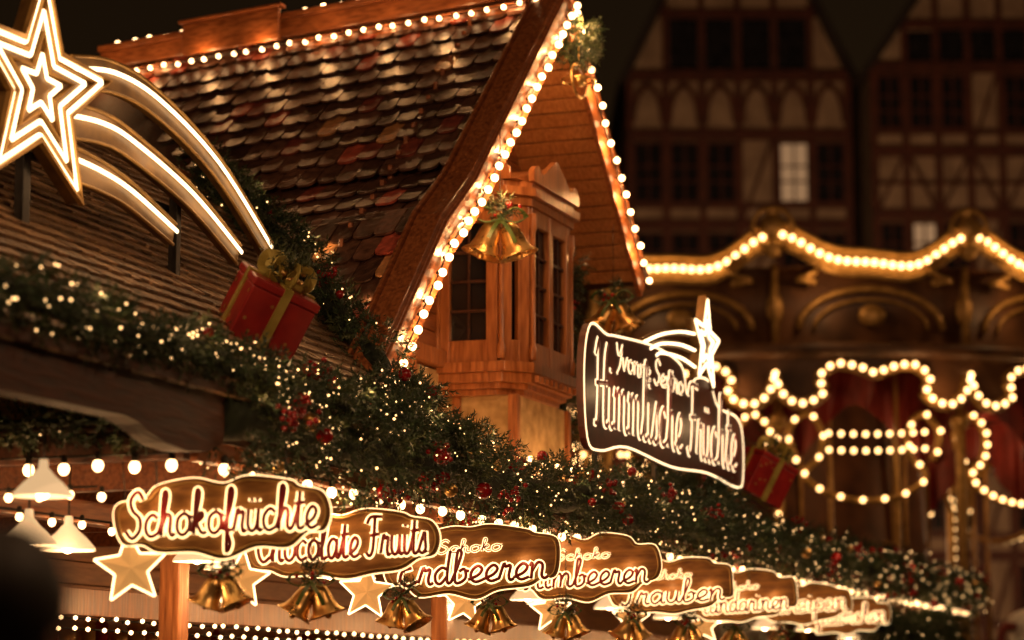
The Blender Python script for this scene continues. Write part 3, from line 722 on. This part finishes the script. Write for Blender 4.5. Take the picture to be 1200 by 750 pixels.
# ================================================================= CAROUSEL
CC=Vector((4.5,38,0)); car=empty('carousel',CC)
RR=6.0; NS=14; SEG=2*math.pi/NS; PH=math.asin(-.163)
def cp(phi,r,z): return (r*math.sin(phi),-r*math.cos(phi),z)
def h(f): return .20*math.cos(2*math.pi*f)+.07*math.cos(4*math.pi*f)+.04*math.sin(2*math.pi*f)
board=MB(); bulbs=MB(); trim=MB(); K=16
CDRED=noise_mat('carousel_red',(.13,.008,.006),(.24,.022,.016),(1,1,1),3,.5,.1,.05)
CDDK=noise_mat('carousel_panel',(.05,.02,.009),(.16,.07,.028),(1,1,1),2.5,.5,.1,.05)
for i in range(NS):
    for k in range(K):
        f0,f1=.04+.92*k/K,.04+.92*(k+1)/K; a0,a1=PH+SEG*(i+f0),PH+SEG*(i+f1)
        z0,z1=7.78+h(f0),7.78+h(f1); b0,b1=z0-.34,z1-.34
        v=[cp(a0,RR,b0),cp(a1,RR,b1),cp(a1,RR,z1),cp(a0,RR,z0),cp(a0,RR-.06,b0),cp(a1,RR-.06,b1),cp(a1,RR-.06,z1),cp(a0,RR-.06,z0)]
        board.add(v,[(0,1,2,3),(5,4,7,6),(3,2,6,7),(1,0,4,5)],0)
    for zz in(.0,-.34):
        trim.tube([cp(PH+SEG*(i+f),RR+.02,7.78+h(f)+zz) for f in np.linspace(.04,.96,24)],.04,6,ref=(0,0,1))
    for k in range(21):
        f=.05+.9*k/20; bulbs.ball(cp(PH+SEG*(i+f),RR+.06,7.61+h(f)),.05,1)
    a=PH+SEG*i
    for (dz,rr) in((7.98,.2),(8.2,.1),(7.7,.14)): trim.ball(cp(a,RR,dz),rr,2,0,(1,.5,1))
    trim.tube([cp(a+.045*math.cos(q),RR+.05,7.98+.27*math.sin(q)) for q in np.linspace(0,2*math.pi,17)[:-1]],.035,6,True,ref=(0,1,0))
    for sx in(-1,1):
        trim.tube([cp(a+sx*(.06+.03*q/8+.035*math.sin(q*.8)),RR+.05,7.55-.05*q+.06*math.cos(q*.8)) for q in range(9)],.04,6,ref=(0,0,1))
    trim.tube([cp(a+SEG*(.5+.38*math.cos(q)),5.80,6.62+.55*math.sin(q)) for q in np.linspace(0,math.pi,13)],.05,6,ref=(0,0,1))
    trim.tube([cp(a+SEG*(.5+.30*math.cos(q)),5.80,6.62+.40*math.sin(q)) for q in np.linspace(0,math.pi,13)],.025,6,ref=(0,0,1))
    trim.ball(cp(a+SEG*.5,5.82,6.8),.16,2,0,(1.2,.4,1)); trim.ball(cp(a,5.82,6.9),.12,2,0,(1,.4,2))
    trim.tube([cp(a,5.85,6.35),cp(a,5.85,7.5)],.06,6,ref=(1,0,0))
    vc=[(0,6.0),(.03,5.75),(.10,5.6),(.18,5.62),(.24,5.75),(.22,5.95),(.30,6.12),(.42,6.08),(.5,6.0),(.58,6.08),(.70,6.12),(.78,5.95),(.76,5.75),(.82,5.62),(.90,5.6),(.97,5.75),(1,6.0)]
    vcs=cr(vc,4)
    for p in resample([cp(a+SEG*f,5.97,z) for f,z in vcs],.15): bulbs.ball(p,.046,1)
    trim.tube([cp(a+SEG*f,5.9,z) for f,z in vcs],.09,5,ref=(0,0,1))
    n0=len(vcs)
    board.add([cp(a+SEG*f,5.88,z) for f,z in vcs]+[cp(a+SEG*f,5.88,6.4) for f,z in vcs],[(q,q+1,n0+q+1,n0+q) for q in range(n0-1)],1)
    if i%3==0:
        for zz in(5.35,5.12):
            for p in resample([cp(a+SEG*f,4.9,zz-.06*math.sin(math.pi*f)) for f in np.linspace(.3,.95,8)],.17): bulbs.ball(p,.038,1)
    hs=[(.05,4.9),(.0,5.3),(.12,5.55),(.22,5.3),(.2,4.95),(.1,4.7),(.25,4.45),(.5,4.35),(.75,4.45),(.9,4.7),(.8,4.95),(.78,5.3),(.88,5.55),(1.0,5.3),(.95,4.9)]
    hsc=cr(hs,4)
    pts=[cp(a+SEG*(f*.9+.05),5.2,z) for f,z in hsc]; trim.tube(pts,.05,5,ref=(0,1,0))
    for p in resample(pts,.16 if i%2 else .3): bulbs.ball((p[0]*1.015,p[1]*1.015,p[2]),.04,1)
    trim.tube([cp(a,5.6,1.0),cp(a,5.6,6.4)],.07,8,ref=(1,0,0)); 
    for zz in(1.2,3.0,5.4): trim.ball(cp(a,5.6,zz),.13,2)
    for zz in np.arange(2.6,5.3,.17): 
        if i%2==0: bulbs.ball(cp(a,5.72,zz),.038,1)
    trim.tube([cp(a+SEG*.33,4.4,1.0),cp(a+SEG*.33,4.4,6.4)],.035,6,ref=(1,0,0)); trim.tube([cp(a+SEG*.7,5.1,1.0),cp(a+SEG*.7,5.1,6.4)],.035,6,ref=(1,0,0))
    dr=cr([(0,5.0),(.08,4.9),(.5,5.75),(.92,4.9),(1,5.0)],5); n0=len(dr)
    board.add([cp(a+SEG*f,4.6+.10*math.sin(f*50),z) for f,z in dr]+[cp(a+SEG*f,4.6,6.3) for f,z in dr],[(q,q+1,n0+q+1,n0+q) for q in range(n0-1)],2)
    if i%2==0:
        trim.tube([cp(a+SEG*f,2.06,z) for f,z in((.15,1.5),(1.85,1.5),(1.85,3.3),(.15,3.3))],.04,5,True,ref=(0,1,0))
        trim.tube([cp(a+SEG*f,2.02,z) for f,z in((.15,4.0),(1.85,4.0),(1.85,6.0),(1,6.2),(.15,6.0))],.04,5,True,ref=(0,1,0))
board.build('fascia',[GOLDP,CDDK,CDRED],car); trim.build('gilt_trim',[GOLDP],car); 
bulbs.build('bulbs',[BULBF],car)
mb=MB()
mb.lathe([(5.95,7.45),(5.75,7.4),(5.75,6.45),(6.05,6.4),(6.1,6.3),(5.95,6.2),(5.85,6.2)],(0,0,0),NS*4,0)
mb.build('frieze',[CDDK],car)
mb=MB(); mb.lathe([(5.9,7.4),(0.1,8.3)],(0,0,0),NS*4); mb.lathe([(5.85,6.3),(2,6.35),(.1,6.35)],(0,0,0),NS*4)
mb.build('canopy',[CDRED],car)
mb=MB(); mb.lathe([(2.0,1.0),(2.0,3.6),(2.15,3.65),(2.0,3.7),(1.9,6.3)],(0,0,0),NS*2); mb.build('centre_drum',[CDDK],car)
mb=MB(); mb.lathe([(.1,1.02),(6.1,1.0),(6.2,.9),(6.1,.4),(6.1,0)],(0,0,0),NS*4); mb.build('platform',[CDDK],car)
def horse(a,r,z):
    bm=MB(); 
    def q(x,y,zz):
        c=Vector(cp(a,r,z)); tx=Vector((math.cos(a),math.sin(a),0)); ny=Vector((math.sin(a),-math.cos(a),0)); return c+tx*x+ny*y+Vector((0,0,zz))
    P5=cr([(-.55,0,.05),(-.35,0,.1),(0,0,.02),(.35,0,.08),(.5,0,.2)],4)
    bm.tube([q(*p) for p in P5],[.08]+[.2+.05*math.sin(i*.4) for i in range(len(P5)-2)]+[.12],10,ref=(0,0,1))
    P5=cr([(.42,0,.1),(.6,0,.4),(.72,0,.62)],4)
    bm.tube([q(*p) for p in P5],[.17-.01*i for i in range(len(P5))],8,ref=(1,.3,0))
    bm.tube([q(.68,0,.66),q(.85,0,.56),q(1.0,0,.44)],[.09,.08,.05],8,ref=(0,0,1))
    for sx,ex in((.4,.35),(.35,.15),(-.42,-.3),(-.45,-.1)):
        y=.1 if ex in(.35,-.3) else -.1
        bm.tube([q(sx,y,0),q(sx+ex,y,-.28),q(sx+ex*.6,y,-.62)],[.09,.05,.035],6,ref=(0,1,0.1))
    P5=cr([(-.55,0,.1),(-.8,0,.05),(-.85,0,-.35)],4)
    bm.tube([q(*p) for p in P5],[.05,.06,.07,.07,.07,.06,.05,.03,.02],6,ref=(0,1,0.1),mat=1)
    bm.ball(q(0,0,.2),.18,2,1,(1.2,1.2,.5))
    bm.build('carousel_horse',[ENAM,CDRED],car)
for i in range(NS): horse(PH+SEG*(i+.7),5.1,2.3+.3*math.sin(i*2))
for i in range(6): plight(car,cp(PH+SEG*(i*2.33+.5),3.6,5.9),20,(1,.52,.2),.12,'canopy_lamp')
for i in(-3,-2,-1,0,1,2,3,4): 
    plight(car,cp(PH+SEG*(i+.25),6.4,7.2),9,(1,.52,.2),.05,'rim_lamp'); plight(car,cp(PH+SEG*(i+.75),6.3,5.6),10,(1,.52,.2),.05,'rim_lamp')

# ================================================================= HOUSES
PLAS=noise_mat('house_plaster',(.22,.15,.10),(.38,.28,.19),(1,1,1),1.2,.9,.05,.1)
TIMB=noise_mat('house_timber',(.05,.013,.007),(.10,.026,.014),(1,1,1),3,.7,.1,.1)
SLATE=noise_mat('slate_roof',(.015,.012,.011),(.035,.03,.027),(1,1,3),6,.5,.1,.1)
def house(name,x0,x1,y,depth,floors,apex,lit=(),arch=(),brace=(),bay=1.15):
    e=empty(name,((x0+x1)/2,y,0)); w=(x1-x0)/2
    pl=MB(); tb=MB(); gl=MB(); lt=MB(); zt=floors[-1]
    pl.box(-w,w,0,depth,0,zt)
    pl.prism([(-w,zt),(w,zt),(0,apex)],lambda a,b,q:(a,q,b),0.0,depth)
    nb=max(4,int(round(2*w/bay))); bw=2*w/nb
    for fi,(z0,z1) in enumerate(zip(floors,floors[1:])):
        ar=fi in arch; br=fi in brace
        tb.box(-w-.1,w+.1,-.16,-.001,z0-.2,z0+.2)
        for k in range(nb+1):
            x=-w+bw*k; tb.box(x-.13,x+.13,-.12,-.002,z0+.2,z1-.2)
        for k in range(nb):
            xa=-w+bw*k+.13; xb=xa+bw-.26
            if ar:
                n=9; tb.tube([(xa+(xb-xa)*.5*(1-math.cos(math.pi*q/n)),-.07,z0+.5+(z1-z0-.9)*math.sin(math.pi*q/n)) for q in range(n+1)],.13,4,ref=(0,1,0))
            elif br:
                if k%2==0: tb.beam((xa,-.06,z0+.2),(xb,-.06,z1-.2),.1,.22,(0,1,0))
                else: tb.beam((xb,-.06,z0+.2),(xa,-.06,z1-.2),.1,.22,(0,1,0))
                tb.beam((xa,-.062,(z0+z1)/2),(xb,-.062,(z0+z1)/2),.1,.18,(0,1,0))
            else:
                zs=z0+.95; zh=z1-.35
                tb.box(xa,xb,-.1,-.003,zs-.3,zs-.09)
                if k%4!=3:
                    (lt if (fi,k) in lit else gl).box(xa+.02,xb-.02,-.03,-.004,zs,zh)
                    for xx in(xa,xb-.07,(xa+xb)/2-.03): tb.box(xx,xx+.07,-.09,-.031,zs,zh)
                    for zz in(zs-.08,zh,(zs+zh)/2+.2,(zs+zh)/2-.4): tb.box(xa,xb,-.1,-.032,zz,zz+.06)
                else: tb.beam((xa,-.06,z0+.2),(xb,-.06,z1-.2),.1,.2,(0,1,0))
    tb.box(-w-.15,w+.15,-.2,-.001,zt-.2,zt+.2)
    H=apex-zt
    for q in(.28,.55,.78):
        ww=w*(1-q); tb.box(-ww,ww,-.14,-.003,zt+H*q-.16,zt+H*q+.16)
    for k in range(1,nb):
        x=-w+bw*k; top=zt+H*(1-abs(x)/w)
        if top-zt>.5: tb.box(x-.12,x+.12,-.11,-.004,zt+.2,top-.1)
    for k in range(1,nb-1):
        xa=-w+bw*k+.14; xb=xa+bw-.28; xm=max(abs(xa),abs(xb)); top=zt+H*(1-xm/w)
        if top-zt>1.5: gl.box(xa,xb,-.05,-.005,zt+.3,min(top-.5,zt+H*.28-.2))
    for sx in(-1,1):
        d=Vector((w*sx,0,-H)).normalized(); L=math.hypot(w,H)+.5; n=Vector((H*sx,0,w)).normalized()
        c=Vector((0,depth/2-.25,apex))+d*(L/2)+n*.16
        rf=MB(); rf.obox(c,(d,(0,1,0),n),(L/2,depth/2+.35,.14)); rf.build('roof',[SLATE],e)
    pl.build('walls',[PLAS],e); tb.build('timber_frame',[TIMB],e); gl.build('windows',[GLASS],e)
    if lt.v: lt.build('lit_windows',[LITWIN],e)
    return e
house('half_timbered_house',4.5,12.8,90,14,[0,3.6,6.8,10,13.2,16.3,19.4,22.9,25.2],34,lit=((6,4),),arch=(7,),bay=1.35)
house('half_timbered_house',13.5,21.8,88,14,[0,3.6,6.8,10,13.2,16.2,19.4,21.8,25],31,lit=((5,1),),brace=(6,))
house('half_timbered_house',-9,3.2,96,14,[0,3.6,6.8,10,13.2,16.2,19.2],27,brace=(3,))
house('half_timbered_house',22.8,31,89,14,[0,3.6,6.8,10,13.2,16.2,19.2,22.4],31,brace=(4,))
def fill_lamp_post(loc,pw,H=6.4,col=(1,.55,.27)):
    e=empty('fill_lamp',loc); mb=MB(); k=H-1.2
    mb.lathe([(.16,0),(.16,.3),(.09,.5),(.06,.9),(.05,k),(.09,k+.1),(.0,k+.12)],(0,0,0),12,0)
    mb.lathe([(.12,k+.15),(.2,k+.7),(.24,k+.72),(.05,k+.95),(0,k+1.0)],(0,0,0),6,0); mb.ball((0,0,k+.4),.1,2,1)
    mb.build('post',[DARK,BULB],e)
    plight(e,(0,0,H),pw,col,.15,'lamp_light')
for x in(3,10,18): fill_lamp_post((x,66,0),2300)  # unseen posts added behind the carousel to light the house fronts
fill_lamp_post((-5.5,2.0,0),1150,8.2); fill_lamp_post((4.2,4.5,0),700,8.2); fill_lamp_post((8.5,17,0),500,7)  # posts added out of view as fill light for roofs and stall

# ================================================================= ground
m,nt,b=newmat('cobblestone'); N=nt.nodes; L=nt.links
tc=N.new('ShaderNodeTexCoord'); vo=N.new('ShaderNodeTexVoronoi'); vo.feature='DISTANCE_TO_EDGE'; vo.inputs['Scale'].default_value=9
L.new(tc.outputs['Object'],vo.inputs['Vector']); r=ramp(nt,[(.02,(.01,.009,.008)),(.12,(.07,.06,.05))]); L.new(vo.outputs['Distance'],r.inputs[0]); L.new(r.outputs[0],b.inputs['Base Color'])
bp=N.new('ShaderNodeBump'); bp.inputs['Strength'].default_value=.5; bp.inputs['Distance'].default_value=.02; L.new(vo.outputs['Distance'],bp.inputs['Height']); L.new(bp.outputs[0],b.inputs['Normal'])
b.inputs['Roughness'].default_value=.4
mb=MB(); mb.add([(-300,-100,0),(300,-100,0),(300,500,0),(-300,500,0)],[(0,1,2,3)]); mb.build('ground',[m])

# ================================================================= person
COAT=noise_mat('coat',(.006,.006,.008),(.014,.013,.015),(1,1,1),20,.9,.05,.05)
SKIN=noise_mat('skin',(.35,.19,.12),(.42,.24,.16),(1,1,1),10,.5,.05,.05)
HAIR=noise_mat('hair',(.008,.005,.004),(.02,.012,.008),(8,8,1),20,.6,.1,.1)
per=empty('person',(-.735,3.5,0.0),(0,0,R(-15)))
def skinbody(name,verts,edges,mat,root=0):
    me=bpy.data.meshes.new(name); me.from_pydata([v[0] for v in verts],edges,[]); ob=bpy.data.objects.new(name,me); scene.collection.objects.link(ob); ob.parent=per
    ob.modifiers.new('skin','SKIN')
    sv=me.skin_vertices[0].data if me.skin_vertices else None
    if sv is None:
        bm=bmesh.new(); bm.from_mesh(me); bm.verts.layers.skin.verify(); bm.to_mesh(me); bm.free(); sv=me.skin_vertices[0].data
    for i,v in enumerate(verts):
        rr=v[1]; sv[i].radius=rr if isinstance(rr,tuple) else (rr,rr); sv[i].use_root=(i==root)
    ss_=ob.modifiers.new('sub','SUBSURF'); ss_.levels=2; ss_.render_levels=2; me.materials.append(mat)
    return ob
V_=[((0,0,1.02),(.17,.12)),((0,0,1.23),(.16,.115)),((0,0,1.46),(.19,.125)),((0,0,1.58),(.1,.09)),((0,.01,1.67),.06),
((.2,0,1.52),.075),((.27,0,1.23),.055),((.27,.08,.97),.045),((-.2,0,1.52),.075),((-.27,0,1.23),.055),((-.27,.08,.97),.045),
((.1,0,.92),.11),((.11,0,.5),.075),((.11,-.02,.1),.055),((.12,.14,.05),.045),((-.1,0,.92),.11),((-.11,0,.5),.075),((-.11,-.02,.1),.055),((-.12,.14,.05),.045)]
E_=[(0,1),(1,2),(2,3),(3,4),(2,5),(5,6),(6,7),(2,8),(8,9),(9,10),(0,11),(11,12),(12,13),(13,14),(0,15),(15,16),(16,17),(17,18)]
skinbody('body',V_,E_,COAT)
for sx in(-1,1):
    hv=[((sx*.27,.09,.95),.03),((sx*.27,.11,.89),(.038,.02))]; he=[(0,1)]
    for k in range(4):
        a=len(hv); x=sx*.27+(k-1.5)*.02; Ln=(.075,.085,.08,.06)[k]
        hv+=[((x,.12,.85),.009),((x,.13,.85-Ln*.55),.008),((x,.12,.85-Ln),.007)]; he+=[(1,a),(a,a+1),(a+1,a+2)]
    a=len(hv); hv+=[((sx*.235,.12,.90),.01),((sx*.225,.135,.86),.009)]; he+=[(0,a),(a,a+1)]
    skinbody('hand',hv,he,SKIN)
hd=MB(); V,F=ICO[3]; vv=[]
for x,y,z in V:
    yy=y*.098
    if z<-.2: yy*=(1+.1*z)
    vv.append((x*.075*(1-.12*max(0,-z)),yy+.02,1.79+z*.115))
hd.add(vv,F,0,True); hd.tube([(0,.115,1.805),(0,.145,1.77),(0,.12,1.76)],[.01,.016,.012],6,ref=(1,0,0))
for sx in(-1,1): hd.ball((sx*.078,.015,1.785),.022,2,0,(.4,.8,1.3)); hd.ball((sx*.03,.108,1.81),.011,2,2)
hd.tube([(-.025,.112,1.735),(0,.118,1.733),(.025,.112,1.735)],.006,6,ref=(0,0,1),mat=3)
hv=[(x*.096,y*.115+.005,1.84+z*.115) for x,y,z in V]
hd.add([p if not(p[1]>.09 and p[2]<1.84) else (p[0],.09,p[2]) for p in hv],F,1,True)
hd.build('head',[SKIN,HAIR,ENAM,REDL],per)

# ================================================================= world, camera
w=bpy.data.worlds.new('World'); scene.world=w; w.use_nodes=True; nt=w.node_tree
sky=nt.nodes.new('ShaderNodeTexSky'); sky.sky_type='NISHITA'; sky.sun_disc=False; sky.sun_elevation=R(1); sky.sun_rotation=R(200)
mx=nt.nodes.new('ShaderNodeMix'); mx.data_type='RGBA'; mx.blend_type='MULTIPLY'; mx.inputs[0].default_value=1
mx.inputs[7].default_value=(1,.45,.2,1)
bg=nt.nodes['Background']; nt.links.new(sky.outputs[0],mx.inputs[6]); nt.links.new(mx.outputs[2],bg.inputs[0]); bg.inputs[1].default_value=.010
cam=bpy.data.cameras.new('camera'); co=bpy.data.objects.new('camera',cam); scene.collection.objects.link(co); scene.camera=co
cam.lens=85; cam.sensor_width=36; cam.clip_end=1000; cam.clip_start=.1
co.location=(0,0,1.7); co.rotation_euler=(R(90+8.89),0,0)
cam.dof.use_dof=True; cam.dof.focus_distance=14.0; cam.dof.aperture_fstop=1.3
